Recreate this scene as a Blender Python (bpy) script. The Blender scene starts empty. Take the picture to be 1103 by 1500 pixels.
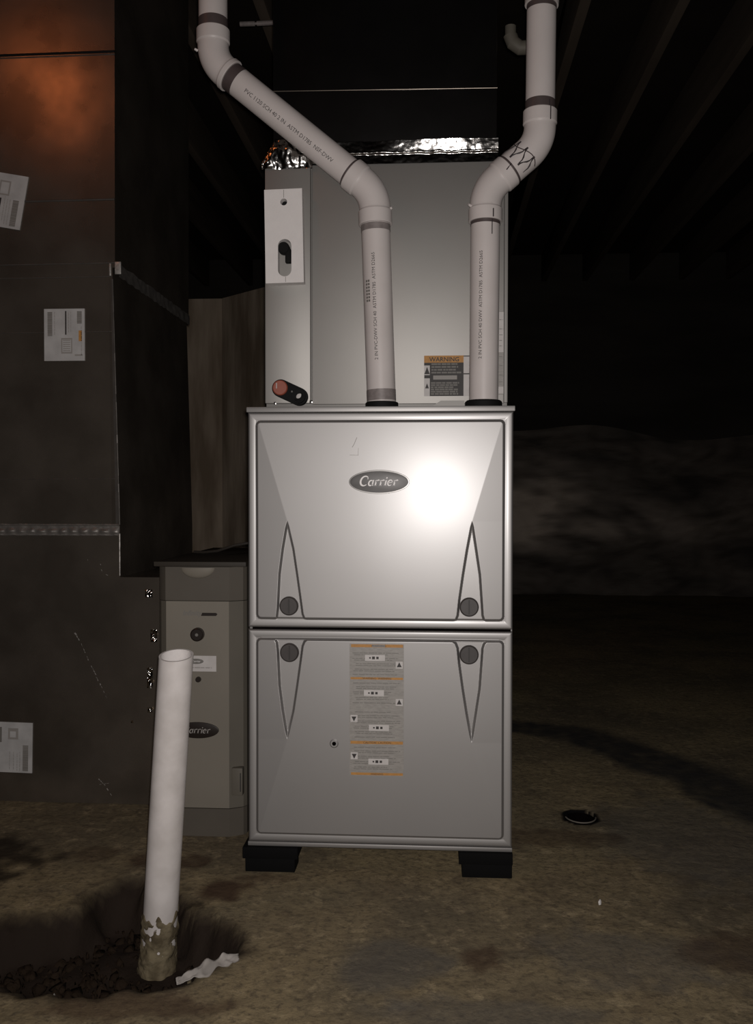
import bpy, bmesh, math, random
import numpy as np
from mathutils import Vector, Matrix, noise
random.seed(4)
PI = math.pi
SC = bpy.context.scene
COL = SC.collection

# ------------------------------------------------------------------ camera
CAM = Vector((0.1135, -1.8278, 0.7635))
yaw, pitch, roll = 0.06533, -0.0186, 0.00102
cd = bpy.data.cameras.new('camera'); cam = bpy.data.objects.new('camera', cd); COL.objects.link(cam)
fw = Vector((-math.sin(yaw)*math.cos(pitch), math.cos(yaw)*math.cos(pitch), math.sin(pitch)))
rt = Vector((math.cos(yaw), math.sin(yaw), 0)); up = rt.cross(fw)
r2 = rt*math.cos(roll)+up*math.sin(roll); u2 = up*math.cos(roll)-rt*math.sin(roll)
cam.matrix_world = Matrix(((r2.x, u2.x, -fw.x, CAM.x), (r2.y, u2.y, -fw.y, CAM.y), (r2.z, u2.z, -fw.z, CAM.z), (0, 0, 0, 1)))
cd.sensor_fit = 'VERTICAL'; cd.sensor_height = 36.0; cd.lens = 36.0*1340/1500; cd.clip_start = 0.02
SC.camera = cam

# ------------------------------------------------------------------ light: the phone's flash, one dim warm bulb, a dark room
w = bpy.data.worlds.new('world'); SC.world = w; w.use_nodes = True
w.node_tree.nodes['Background'].inputs[0].default_value = (0.9, 0.8, 0.7, 1)
w.node_tree.nodes['Background'].inputs[1].default_value = 0.0035
fl = bpy.data.lights.new('flash', 'SPOT'); fl.energy = 76; fl.color = (1.0, 0.945, 0.915); fl.shadow_soft_size = 0.008
fl.spot_size = math.radians(120); fl.spot_blend = 1.0
flo = bpy.data.objects.new('flash', fl); COL.objects.link(flo)
flo.location = CAM+Vector((0.006, 0.0, 0.012))
flo.rotation_euler = (Vector((0.05, 0.0, 0.80))-flo.location).to_track_quat('-Z', 'Y').to_euler()
bl = bpy.data.lights.new('warm_bulb', 'POINT'); bl.energy = 2.3; bl.color = (1.0, 0.27, 0.08); bl.shadow_soft_size = 0.13
blo = bpy.data.objects.new('warm_bulb', bl); COL.objects.link(blo); blo.location = (-1.36, -0.92, 2.34)
vs = SC.view_settings; vs.view_transform = 'Standard'; vs.look = 'None'; vs.gamma = 1.0; vs.exposure = 0.0; vs.use_curve_mapping = False

# ------------------------------------------------------------------ materials
def srgb(h):
    c = [int(h[i:i+2], 16)/255 for i in (0, 2, 4)]
    return tuple(x/12.92 if x <= .04045 else ((x+.055)/1.055)**2.4 for x in c)+(1,)

def mat(name, col, rough=.6, metal=0., spec=.5, noise_amt=0., noise_scale=20., bump=0., bump_scale=80., col2=None,
        coat=0., coat_rough=.2, stretch=(1, 1, 1), detail=5., bump_dist=.002, rough_var=0.):
    m = bpy.data.materials.new(name); m.use_nodes = True
    nt = m.node_tree; N = nt.nodes; L = nt.links; b = N['Principled BSDF']
    c = srgb(col) if isinstance(col, str) else tuple(col)+(1,)
    b.inputs['Base Color'].default_value = c
    b.inputs['Roughness'].default_value = rough; b.inputs['Metallic'].default_value = metal
    b.inputs['Specular IOR Level'].default_value = spec
    b.inputs['Coat Weight'].default_value = coat; b.inputs['Coat Roughness'].default_value = coat_rough
    tc = N.new('ShaderNodeTexCoord'); mp = N.new('ShaderNodeMapping'); mp.inputs['Scale'].default_value = stretch
    L.new(tc.outputs['Object'], mp.inputs['Vector'])
    if noise_amt > 0 or rough_var > 0:
        n = N.new('ShaderNodeTexNoise'); n.inputs['Scale'].default_value = noise_scale; n.inputs['Detail'].default_value = detail
        L.new(mp.outputs[0], n.inputs['Vector'])
        if noise_amt > 0:
            mr = N.new('ShaderNodeMapRange'); mr.inputs['From Min'].default_value = .35; mr.inputs['From Max'].default_value = .65
            mr.inputs['To Max'].default_value = noise_amt; L.new(n.outputs['Fac'], mr.inputs['Value'])
            mx = N.new('ShaderNodeMix'); mx.data_type = 'RGBA'; mx.inputs['A'].default_value = c
            c2 = srgb(col2) if isinstance(col2, str) else tuple(x*.45 for x in c[:3])+(1,)
            mx.inputs['B'].default_value = c2
            L.new(mr.outputs[0], mx.inputs['Factor']); L.new(mx.outputs['Result'], b.inputs['Base Color'])
        if rough_var > 0:
            m2 = N.new('ShaderNodeMapRange'); m2.inputs['From Min'].default_value = .3; m2.inputs['From Max'].default_value = .7
            m2.inputs['To Min'].default_value = rough-rough_var; m2.inputs['To Max'].default_value = rough+rough_var
            L.new(n.outputs['Fac'], m2.inputs['Value']); L.new(m2.outputs[0], b.inputs['Roughness'])
    if bump > 0:
        n2 = N.new('ShaderNodeTexNoise'); n2.inputs['Scale'].default_value = bump_scale; n2.inputs['Detail'].default_value = 4
        L.new(mp.outputs[0], n2.inputs['Vector'])
        bp = N.new('ShaderNodeBump'); bp.inputs['Strength'].default_value = bump; bp.inputs['Distance'].default_value = bump_dist
        L.new(n2.outputs['Fac'], bp.inputs['Height']); L.new(bp.outputs[0], b.inputs['Normal'])
    return m

M = {}
M['door'] = mat('silver_door_paint', (.325, .313, .304), .56, .80, .5, .10, 2.5, .06, 900, bump_dist=.0006, coat=.42, coat_rough=.28)
M['door'].node_tree.nodes['Principled BSDF'].inputs['Coat IOR'].default_value = 1.9
M['casing'] = mat('silver_casing_paint', (.34, .328, .318), .50, .75, .5, .10, 6, .05, 900, bump_dist=.0006)
M['coil'] = mat('grey_cabinet_paint', (.378, .364, .343), .55, .79, .5, .12, 4, .05, 700, bump_dist=.0006)
M['coil_side'] = mat('grey_cabinet_flange', (.27, .26, .245), .55, .35, .4, .1, 8)
M['knob'] = mat('dark_latch_plastic', (.055, .047, .044), .5, 0, .4, .3, 60)
M['badge_face'] = mat('badge_enamel', (.105, .10, .097), .45, .2, .5, .2, 60)
M['badge_rim'] = mat('badge_chrome', (.62, .60, .58), .3, .8)
M['badge_dark'] = mat('dark_badge_enamel', (.022, .016, .013), .35, .1)
M['print_white'] = mat('white_print', (.88, .85, .83), .5)
M['print_grey'] = mat('grey_print', (.30, .28, .26), .6)
M['print_mid'] = mat('mid_grey_print', (.17, .16, .145), .6)
M['print_dark'] = mat('dark_print', (.03, .026, .024), .6)
M['print_orange'] = mat('orange_print', (.50, .24, .06), .6, noise_amt=.3, noise_scale=150)
M['paper'] = mat('paper_label', (.58, .55, .53), .6, noise_amt=.15, noise_scale=60)
M['label_grey'] = mat('silver_label', (.33, .31, .285), .5, noise_amt=.35, noise_scale=120, stretch=(1, 1, 4))
M['label_blue'] = mat('worn_blue_grey_paper', (.50, .49, .48), .6, noise_amt=.35, noise_scale=25)
M['rubber'] = mat('black_rubber', (.006, .006, .006), .75, 0, .2)
M['plastic_pad'] = mat('black_pad_plastic', (.0035, .0034, .0036), .8, 0, .12)
M['pvc'] = mat('white_pvc', (.64, .588, .566), .42, 0, .35, .12, 14, col2='9d958d', bump=.03, bump_scale=200)
M['pvc_dirty'] = mat('used_white_pvc', (.64, .60, .58), .45, 0, .3, .28, 22, col2='8c857c', bump=.08, bump_scale=90)
M['pvc_in'] = mat('pipe_bore', (.70, .66, .64), .6, 0, .3, .3, 30)
M['primer'] = mat('purple_primer_stain', (.085, .066, .064), .45, 0, .5, .5, 60, col2='4a403e')
M['primer_lt'] = mat('faint_primer_stain', (.27, .235, .225), .5, 0, .4, .5, 80)
M['marker'] = mat('dark_marker', (.03, .022, .024), .6)
M['foam'] = mat('white_foam', (.80, .765, .745), .85, 0, .2, .06, 60, bump=.15, bump_scale=400)
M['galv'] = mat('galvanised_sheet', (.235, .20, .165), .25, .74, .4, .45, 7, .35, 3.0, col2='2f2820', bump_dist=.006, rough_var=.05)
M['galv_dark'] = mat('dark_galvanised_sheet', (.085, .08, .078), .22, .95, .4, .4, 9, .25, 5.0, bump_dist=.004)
M['cleat'] = mat('drive_cleat_metal', (.13, .117, .105), .5, .6, .5, .4, 30)
M['scratch'] = mat('bright_scraped_metal', (.65, .62, .58), .35, .6, .5, .6, 200)
M['foil'] = mat('foil_tape', (.62, .60, .575), .15, 1.0, .5, .2, 40, .5, 60, bump_dist=.002)
M['foil_dull'] = mat('dull_foil_tape', (.27, .25, .23), .42, .6, .5, .5, 40, .5, 60, bump_dist=.002)
M['copper'] = mat('brown_red_cap', (.33, .085, .05), .42, 0, .5, .3, 60)
M['chrome'] = mat('bright_metal', (.6, .58, .55), .2, 1)
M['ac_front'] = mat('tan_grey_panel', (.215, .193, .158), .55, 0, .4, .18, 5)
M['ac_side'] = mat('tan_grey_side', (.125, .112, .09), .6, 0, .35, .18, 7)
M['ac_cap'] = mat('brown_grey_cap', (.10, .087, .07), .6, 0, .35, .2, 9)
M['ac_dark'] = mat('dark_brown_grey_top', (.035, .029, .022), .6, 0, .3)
M['wood'] = mat('old_joist_wood', (.135, .105, .08), .85, 0, .2, .5, 3, stretch=(6, .6, 6))
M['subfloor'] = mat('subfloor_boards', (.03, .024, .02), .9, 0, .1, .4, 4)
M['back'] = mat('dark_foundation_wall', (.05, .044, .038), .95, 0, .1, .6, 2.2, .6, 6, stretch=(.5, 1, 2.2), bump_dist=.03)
M['inner'] = mat('brown_partition', (.48, .39, .30), .9, 0, .1, .75, 2.4, .3, 8, stretch=(4, 4, .7), bump_dist=.01, col2='6b5a48')
M['sheet'] = mat('dusty_plastic_sheet', (.36, .30, .25), .7, 0, .2, .98, 1.1, .5, 8, col2='17130f', stretch=(.8, 1, 2.4), bump_dist=.03)
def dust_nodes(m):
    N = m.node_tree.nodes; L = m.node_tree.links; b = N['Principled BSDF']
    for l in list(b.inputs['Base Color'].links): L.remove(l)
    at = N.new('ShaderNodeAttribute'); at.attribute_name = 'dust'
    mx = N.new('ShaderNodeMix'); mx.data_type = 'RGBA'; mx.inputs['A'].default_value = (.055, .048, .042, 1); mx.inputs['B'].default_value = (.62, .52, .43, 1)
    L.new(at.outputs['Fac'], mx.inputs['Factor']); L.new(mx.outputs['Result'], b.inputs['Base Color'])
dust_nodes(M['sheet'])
M['wire'] = mat('dark_cable', (.03, .025, .02), .6)
M['mud'] = mat('dried_mud', (.20, .165, .105), .95, 0, .1, .7, 35, .9, 60, col2='3a3022', bump_dist=.006)
M['soil'] = mat('dark_soil', (.026, .017, .011), .95, 0, .1, .6, 30, .9, 60, bump_dist=.01)
M['shard'] = mat('pale_shard', (.40, .37, .34), .7, 0, .3, .6, 40)
M['hole'] = mat('hole_inside', (.004, .003, .003), 1.0, 0, 0.0)
M['concrete_rim'] = mat('hole_rim', (.17, .15, .125), .8, noise_amt=.4)

def floor_mat():
    m = bpy.data.materials.new('dirty_concrete_floor'); m.use_nodes = True
    nt = m.node_tree; N = nt.nodes; L = nt.links; b = N['Principled BSDF']
    b.inputs['Roughness'].default_value = .85; b.inputs['Specular IOR Level'].default_value = .2
    tc = N.new('ShaderNodeTexCoord')
    def nz(scale, det, rough=.6, dist=0.):
        n = N.new('ShaderNodeTexNoise'); n.inputs['Scale'].default_value = scale; n.inputs['Detail'].default_value = det
        n.inputs['Roughness'].default_value = rough; n.inputs['Distortion'].default_value = dist
        L.new(tc.outputs['Object'], n.inputs['Vector']); return n.outputs['Fac']
    def mixc(fac, a, bb):
        mx = N.new('ShaderNodeMix'); mx.data_type = 'RGBA'
        L.new(fac, mx.inputs['Factor'])
        for k, v in (('A', a), ('B', bb)):
            if isinstance(v, tuple): mx.inputs[k].default_value = v+(1,)
            else: L.new(v, mx.inputs[k])
        return mx.outputs['Result']
    def rng(v, a, c, lo=0., hi=1.):
        r = N.new('ShaderNodeMapRange'); r.inputs['From Min'].default_value = a; r.inputs['From Max'].default_value = c
        r.inputs['To Min'].default_value = lo; r.inputs['To Max'].default_value = hi; L.new(v, r.inputs['Value']); return r.outputs[0]
    c = mixc(rng(nz(2.3, 6, .65, .4), .38, .62), (.325, .255, .145), (.175, .143, .093))
    c = mixc(rng(nz(9, 8, .7, .6), .52, .72, 0, .75), c, (.12, .09, .062))
    c = mixc(rng(nz(24, 6, .7), .53, .7, 0, .6), c, (.50, .40, .245))
    c = mixc(rng(nz(70, 5, .7), .48, .66, 0, .75), c, (.10, .08, .056))
    for an, cc in (('grey_stain_falloff', (.12, .113, .102)), ('red_stain', (.075, .043, .027)), ('wet', (.05, .046, .042)), ('dirt', (.022, .0145, .010)), ('void', (.002, .0016, .0013))):
        at = N.new('ShaderNodeAttribute'); at.attribute_name = an
        c = mixc(at.outputs['Fac'], c, cc)
    L.new(c, b.inputs['Base Color'])
    bp = N.new('ShaderNodeBump'); bp.inputs['Strength'].default_value = .6; bp.inputs['Distance'].default_value = .006
    L.new(nz(45, 8, .7), bp.inputs['Height']); L.new(bp.outputs[0], b.inputs['Normal'])
    return m
M['floor'] = floor_mat()

# ------------------------------------------------------------------ mesh helpers
class MB:
    """collects geometry with several material slots and links it as ONE mesh object"""
    def __init__(s): s.bm = bmesh.new(); s.mats = []
    def mi(s, m):
        if m not in s.mats: s.mats.append(m)
        return s.mats.index(m)
    def box(s, lo, hi, m, bev=0., M4=None):
        b = bmesh.new(); bmesh.ops.create_cube(b, size=1)
        lo = Vector(lo); hi = Vector(hi)
        for v in b.verts: v.co = Vector([(lo[i]+hi[i])/2+v.co[i]*(hi[i]-lo[i]) for i in range(3)])
        if bev > 0: bmesh.ops.bevel(b, geom=b.edges[:], offset=bev, segments=2, profile=.6, affect='EDGES')
        s.add(b, m, M4); return s
    def add(s, b, m, M4=None):
        mi = s.mi(m); mp = {}
        for v in b.verts: mp[v] = s.bm.verts.new(M4 @ v.co if M4 else v.co)
        for f in b.faces:
            try: nf = s.bm.faces.new([mp[v] for v in f.verts]); nf.material_index = mi; nf.smooth = f.smooth
            except ValueError: pass
        b.free()
    def poly(s, pts, m):
        f = s.bm.faces.new([s.bm.verts.new(p) for p in pts]); f.material_index = s.mi(m)
    def prism(s, outline, y0, y1, m, bev=0.):
        """outline in (x, z), extruded from y0 (front) to y1"""
        b = bmesh.new(); a = [b.verts.new((p[0], y0, p[1])) for p in outline]; c = [b.verts.new((p[0], y1, p[1])) for p in outline]
        n = len(a); f0 = b.faces.new(a); b.faces.new(c[::-1])
        for i in range(n): b.faces.new((a[i], c[i], c[(i+1) % n], a[(i+1) % n]))
        bmesh.ops.recalc_face_normals(b, faces=b.faces[:])
        if bev > 0: bmesh.ops.bevel(b, geom=[e for e in f0.edges], offset=bev, segments=2, profile=.6, affect='EDGES')
        s.add(b, m); return s
    def tube(s, pts, rad, m, seg=40, caps=True, closed=False, wob=0.):
        pts = [Vector(p) for p in pts]; n = len(pts)
        if not hasattr(rad, '__len__'): rad = [rad]*n
        mi = s.mi(m); rings = []; prev = None
        for i, p in enumerate(pts):
            a = i-1
            while a > 0 and (pts[a]-p).length < 1e-6: a -= 1
            c = i+1
            while c < n-1 and (pts[c]-p).length < 1e-6: c += 1
            d = (pts[min(c, n-1)]-pts[max(a, 0)])
            if d.length < 1e-9: d = Vector((0, 0, 1))
            d.normalize()
            if prev is None:
                x = d.orthogonal().normalized()
            else:
                x = (prev-d*prev.dot(d)).normalized()
            prev = x; y = d.cross(x)
            rg = []
            for k in range(seg):
                t = 2*PI*k/seg
                q = p+(x*math.cos(t)+y*math.sin(t))*rad[i]
                if wob: q += (q-p).normalized()*wob*noise.noise(q*40)
                rg.append(s.bm.verts.new(q))
            rings.append(rg)
        for i in range(n-1):
            for k in range(seg):
                f = s.bm.faces.new((rings[i][k], rings[i][(k+1) % seg], rings[i+1][(k+1) % seg], rings[i+1][k]))
                f.material_index = mi; f.smooth = True
        if caps:
            for rg, rv in ((rings[0], 1), (rings[-1], 0)):
                f = s.bm.faces.new(rg[::-1] if rv else rg); f.material_index = mi
        return s
    def obj(s, name, parent=None, sharp=24):
        s.bm.normal_update()
        me = bpy.data.meshes.new(name); s.bm.to_mesh(me); s.bm.free()
        for m in s.mats: me.materials.append(m)
        if len(me.polygons):
            me.polygons.foreach_set('use_smooth', [True]*len(me.polygons))
            me.set_sharp_from_angle(angle=math.radians(sharp))
        o = bpy.data.objects.new(name, me); COL.objects.link(o)
        if parent: o.parent = parent; o.matrix_parent_inverse = Matrix.Translation(-parent.location)
        return o

def thing(name, label, cat, loc=(0, 0, 0), group=None):
    o = bpy.data.objects.new(name, None); COL.objects.link(o); o.location = loc; o.empty_display_size = .1
    return tag(o, label, cat, group)
def tag(o, label, cat, group=None):
    o['label'] = label; o['category'] = cat
    if group: o['group'] = group
    return o
def struct(o): o['kind'] = 'structure'; return o

def grid_obj(name, P, m, parent=None, smooth=True, side=None):
    """P: array (nz, nx, 3)"""
    nz, nx = P.shape[:2]; V = P.reshape(-1, 3)
    i = np.arange(nz-1)[:, None]*nx+np.arange(nx-1)[None, :]
    F = np.stack([i, i+1, i+nx+1, i+nx], -1).reshape(-1, 4)
    me = bpy.data.meshes.new(name); me.vertices.add(len(V)); me.vertices.foreach_set('co', V.ravel().astype(np.float32))
    me.loops.add(F.size); me.loops.foreach_set('vertex_index', F.ravel().astype(np.int32))
    me.polygons.add(len(F)); me.polygons.foreach_set('loop_start', (np.arange(len(F))*4).astype(np.int32))
    me.update(calc_edges=True); me.validate()
    me.materials.append(m); me.polygons.foreach_set('use_smooth', [smooth]*len(F))
    o = bpy.data.objects.new(name, me); COL.objects.link(o)
    if parent: o.parent = parent; o.matrix_parent_inverse = Matrix.Translation(-parent.location)
    return o

def text_polys(mb, s, m, place, size, bold=0.):
    """flat lettering; place(x, y) -> 3D point. Built-in font."""
    cu = bpy.data.curves.new('t', 'FONT'); cu.body = s; cu.size = size; cu.resolution_u = 2; cu.offset = bold
    o = bpy.data.objects.new('t', cu); COL.objects.link(o)
    bpy.context.view_layer.update()
    dg = bpy.context.evaluated_depsgraph_get(); me = bpy.data.meshes.new_from_object(o.evaluated_get(dg))
    xs = [v.co.x for v in me.vertices]; wd = (max(xs)-min(xs)) if xs else 0
    vs_ = [mb.bm.verts.new(place(v.co.x-wd/2, v.co.y)) for v in me.vertices]; mi = mb.mi(m)
    for p in me.polygons:
        try: f = mb.bm.faces.new([vs_[i] for i in p.vertices]); f.material_index = mi
        except ValueError: pass
    bpy.data.objects.remove(o); bpy.data.curves.remove(cu); bpy.data.meshes.remove(me)
    return wd

def ribbon(mb, pts, wd, place, m, close=False):
    """flat brush stroke along 2D points"""
    n = len(pts)
    if not hasattr(wd, '__len__'): wd = [wd]*n
    L_, R_ = [], []
    for i, p in enumerate(pts):
        a = pts[max(i-1, 0)]; c = pts[min(i+1, n-1)]
        dx, dy = c[0]-a[0], c[1]-a[1]; l = math.hypot(dx, dy) or 1; nx, ny = -dy/l*wd[i]/2, dx/l*wd[i]/2
        L_.append(mb.bm.verts.new(place(p[0]+nx, p[1]+ny))); R_.append(mb.bm.verts.new(place(p[0]-nx, p[1]-ny)))
    mi = mb.mi(m)
    for i in range(n-1):
        f = mb.bm.faces.new((L_[i], R_[i], R_[i+1], L_[i+1])); f.material_index = mi

def arc(cx, cy, rx, ry, a0, a1, n=16):
    return [(cx+rx*math.cos(math.radians(a0+(a1-a0)*i/n)), cy+ry*math.sin(math.radians(a0+(a1-a0)*i/n))) for i in range(n+1)]

def carrier_word(mb, cx, cz, y, xh, m, first=0):
    """slanted serif lettering of the oval badges; y = plane, xh = x height"""
    S = []; x = 0.
    def a(l, wd): S.append((l, wd))
    def glyph(ch, x):
        if ch == 'C':
            a([(px+x, py) for px, py in arc(.72, .8, .66, .8, 48, 312, 22)], [.10+.14*max(0, math.sin(PI*i/22)) for i in range(23)])
            a([(x+1.16, 1.42), (x+1.2, 1.08)], .09); return 1.42
        if ch == 'a':
            a([(px+x, py) for px, py in arc(.42, .46, .34, .44, 40, 330, 16)], [.10+.10*math.sin(PI*i/16) for i in range(17)])
            a([(x+.76, .98), (x+.74, .1), (x+.92, .03)], [.19, .19, .08]); return 1.02
        if ch == 'r':
            a([(x+.05, .9), (x+.26, .97)], .08); a([(x+.24, .98), (x+.24, 0)], .19); a([(x+.08, .03), (x+.42, .03)], .08)
            a([(x+.26, .6), (x+.42, .9), (x+.62, .97), (x+.74, .86)], [.08, .12, .17, .15]); return .84
        if ch == 'i':
            a([(x+.05, .9), (x+.24, .97)], .08); a([(x+.22, .98), (x+.22, 0)], .19); a([(x+.06, .03), (x+.40, .03)], .08)
            a([(x+.14, 1.32), (x+.34, 1.32)], .20); return .5
        if ch == 'e':
            a([(x+.14, .5), (x+.78, .58)], .09)
            a([(px+x, py) for px, py in arc(.46, .5, .36, .46, 12, 318, 18)], [.08+.12*math.sin(PI*i/18) for i in range(19)]); return .96
    for i, ch in enumerate('Carrier'):
        x += glyph(ch, x)
    for l, wd in S:
        wd = [q*1.25 for q in wd] if hasattr(wd, '__len__') else wd*1.25
        ribbon(mb, l, wd, lambda px, py: (cx+(px-x/2+.24*(py-.6))*xh, y, cz+(py-.65)*xh), m)

# ------------------------------------------------------------------ 2D distance helpers for the pressed doors
def seg_dist(X, Z, pts):
    d = np.full(X.shape, 9.)
    for (x0, z0), (x1, z1) in zip(pts[:-1], pts[1:]):
        dx, dz = x1-x0, z1-z0; l = dx*dx+dz*dz+1e-12
        t = np.clip(((X-x0)*dx+(Z-z0)*dz)/l, 0, 1); d = np.minimum(d, np.hypot(X-x0-t*dx, Z-z0-t*dz))
    return d
def inside(X, Z, poly):
    r = np.zeros(X.shape, bool); n = len(poly)
    for i in range(n):
        x0, z0 = poly[i]; x1, z1 = poly[(i+1) % n]
        c = ((z0 > Z) != (z1 > Z)) & (X < (x1-x0)*(Z-z0)/(z1-z0+1e-12)+x0); r ^= c
    return r

# ================================================================== STRUCTURE
XJ = [-2.10, -1.74, -1.385, -1.09, -.797, -.497, .265, .618, .955, 1.275, 1.64, 2.02, 2.38, 2.74, 3.1]
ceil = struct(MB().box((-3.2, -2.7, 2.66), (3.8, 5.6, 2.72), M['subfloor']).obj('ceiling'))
proto = None
for x in XJ:
    if proto is None:
        proto = MB().box((-.019, -2.6, 2.45), (.019, 5.5, 2.66), M['wood'], .002).obj('joist', ceil); proto.location.x = x
    else:
        o = proto.copy(); COL.objects.link(o); o.location.x = x
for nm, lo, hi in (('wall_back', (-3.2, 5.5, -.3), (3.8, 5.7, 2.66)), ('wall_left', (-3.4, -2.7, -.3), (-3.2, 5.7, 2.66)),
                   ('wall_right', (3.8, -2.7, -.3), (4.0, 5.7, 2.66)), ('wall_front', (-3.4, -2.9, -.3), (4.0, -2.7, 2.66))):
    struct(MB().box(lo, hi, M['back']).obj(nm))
# brown partition behind the ducts, with a corner
wi = MB(); wi.box((-3.18, 3.2, 0.0), (-1.075, 3.32, 1.853), M['inner'], .004)
b = [(-1.075, 3.2), (-.30, 2.50), (-.22, 2.59), (-1.075, 3.35)]
bb = bmesh.new(); lo_ = [bb.verts.new((x, y, 0.0)) for x, y in b]; hi_ = [bb.verts.new((x, y, 1.853)) for x, y in b]
bb.faces.new(lo_[::-1]); bb.faces.new(hi_)
for i in range(4): bb.faces.new((lo_[i], lo_[(i+1) % 4], hi_[(i+1) % 4], hi_[i]))
bmesh.ops.recalc_face_normals(bb, faces=bb.faces[:]); wi.add(bb, M['inner'])
struct(wi.obj('wall_inner'))

# floor with the broken-out pit
PIT = [(-.205, -.335), (-.226, -.249), (-.30, -.185), (-.366, -.121), (-.43, -.07), (-.488, -.05), (-.546, -.103), (-.56, -.19), (-.66, -.22),
       (-.76, -.27), (-.74, -.40), (-.62, -.455), (-.43, -.475), (-.346, -.462), (-.286, -.444), (-.25, -.405)]
xs = np.concatenate([np.linspace(-3.2, -1.05, 22), np.arange(-1.03, .82, .0105), np.linspace(.85, 3.8, 60)])
ys = np.concatenate([np.linspace(-2.7, -.95, 30), np.arange(-.93, .62, .0105), np.linspace(.66, 1.6, 36), np.linspace(1.7, 5.5, 40)])
X, Y = np.meshgrid(xs, ys)
nzf = np.vectorize(lambda x, y, s: noise.noise(Vector((x*s, y*s, 3.1))))
n1 = nzf(X, Y, 7.); n2 = nzf(X, Y, 26.)
XX, YY = X+.02*n2+.03*n1, Y+.02*nzf(X+9, Y, 26.)+.02*n1
sd = seg_dist(XX, YY, PIT+PIT[:1]); ins = inside(XX, YY, PIT); sd = np.where(ins, -sd, sd)
tt = np.clip((.004-sd)/.055, 0, 1); tt = tt*tt*(3-2*tt)
Z = .0022*n1+.0016*n2 - tt*(.088+.02*n1+.014*n2)
flat = (np.abs(X) < .36) & (Y > -.03) & (Y < .85); Z = np.where(flat, np.minimum(Z, 0)*.4, Z)
hx, hy = .456, .357
hole = np.hypot((X-hx)/.033, (Y-hy)/.042)
Z = np.where(hole < 1.0, Z-.13, Z)
far = (Y > .9) | (np.abs(X) > 1.1); Z = np.where(far, 0, Z)
fo = struct(grid_obj('floor', np.stack([X, Y, Z], -1), M['floor']))
def blob(cx, cy, rx, ry, ang=0., edge=.35):
    c, s = math.cos(ang), math.sin(ang); u = ((XX-cx)*c+(YY-cy)*s)/rx; v = (-(XX-cx)*s+(YY-cy)*c)/ry
    r = np.hypot(u, v)+.35*n2+.25*n1; return np.clip((1-r)/edge, 0, 1)
dirt = np.clip((.02-sd)/.03, 0, 1)
dirt = np.maximum(dirt, (hole < 1.25)*1.); dirt = np.maximum(dirt, .85*blob(-.86, -.0, .17, .20, .3)); dirt = np.maximum(dirt, .8*blob(-.85, -.33, .2, .16))
red = .9*blob(-.30, -.10, .05, .055, .4)+.7*blob(-.46, .03, .09, .045)+.65*blob(-.35, -.50, .16, .045)+.5*blob(.25, .22, .3, .07)+.5*blob(-.62, .05, .05, .04)
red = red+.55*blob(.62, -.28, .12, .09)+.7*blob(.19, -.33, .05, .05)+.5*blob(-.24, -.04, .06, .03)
grey = .55*blob(.03, -.36, .085, .11)+.5*blob(.45, -.30, .20, .12)+.5*blob(.70, .25, .25, .3)+.45*blob(.18, -.5, .2, .06)  # grey stains; right-hand blobs darken the floor colour to imitate flash falloff
band = seg_dist(XX, YY, [(.2, 1.2), (.375, 1.19), (.555, 1.12), (.685, .92), (.80, .74), (.90, .50), (1.0, .2)])
wet = np.clip((.125-band+.03*n1)/.05, 0, 1)*(.92+.3*n2)
for an, arr in (('dirt', dirt), ('red_stain', np.clip(red, 0, 1)), ('grey_stain_falloff', np.clip(grey, 0, 1)), ('wet', wet), ('void', (hole < 1.3)*1.)):
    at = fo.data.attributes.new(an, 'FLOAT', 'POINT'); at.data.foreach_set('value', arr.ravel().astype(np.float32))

# crumpled sheeting at the foot of the far wall
gx = np.linspace(.0, 3.75, 190); gz = np.linspace(0, 1, 56); GX, GZ = np.meshgrid(gx, gz)
nn = np.vectorize(lambda x, z: noise.noise(Vector((x*1.3, z*6, 0)))+.5*noise.noise(Vector((x*3, z*15, 5)))+.3*noise.noise(Vector((x*9, z*22, 2))))(GX, GZ+.12*np.sin(GX*1.6))
top = 1.25+.05*np.sin(GX*1.9)+.03*np.sin(GX*5+1)
GYv = 5.40-.13*(1-GZ)-.085*nn-.1*np.clip(.15-GZ, 0, 1)
GYv = np.minimum(GYv, 5.48)
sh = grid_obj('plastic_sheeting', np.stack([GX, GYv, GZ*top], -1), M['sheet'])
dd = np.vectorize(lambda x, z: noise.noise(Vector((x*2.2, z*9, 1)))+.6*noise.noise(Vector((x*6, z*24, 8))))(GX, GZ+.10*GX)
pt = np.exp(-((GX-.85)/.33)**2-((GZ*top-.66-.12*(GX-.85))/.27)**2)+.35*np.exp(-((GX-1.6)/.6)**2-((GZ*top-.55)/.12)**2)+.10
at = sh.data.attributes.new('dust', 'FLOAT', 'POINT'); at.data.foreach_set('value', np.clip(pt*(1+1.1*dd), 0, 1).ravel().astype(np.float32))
tag(sh, 'dim crumpled sheeting draped along the foot of the far wall', 'sheeting')

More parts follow.
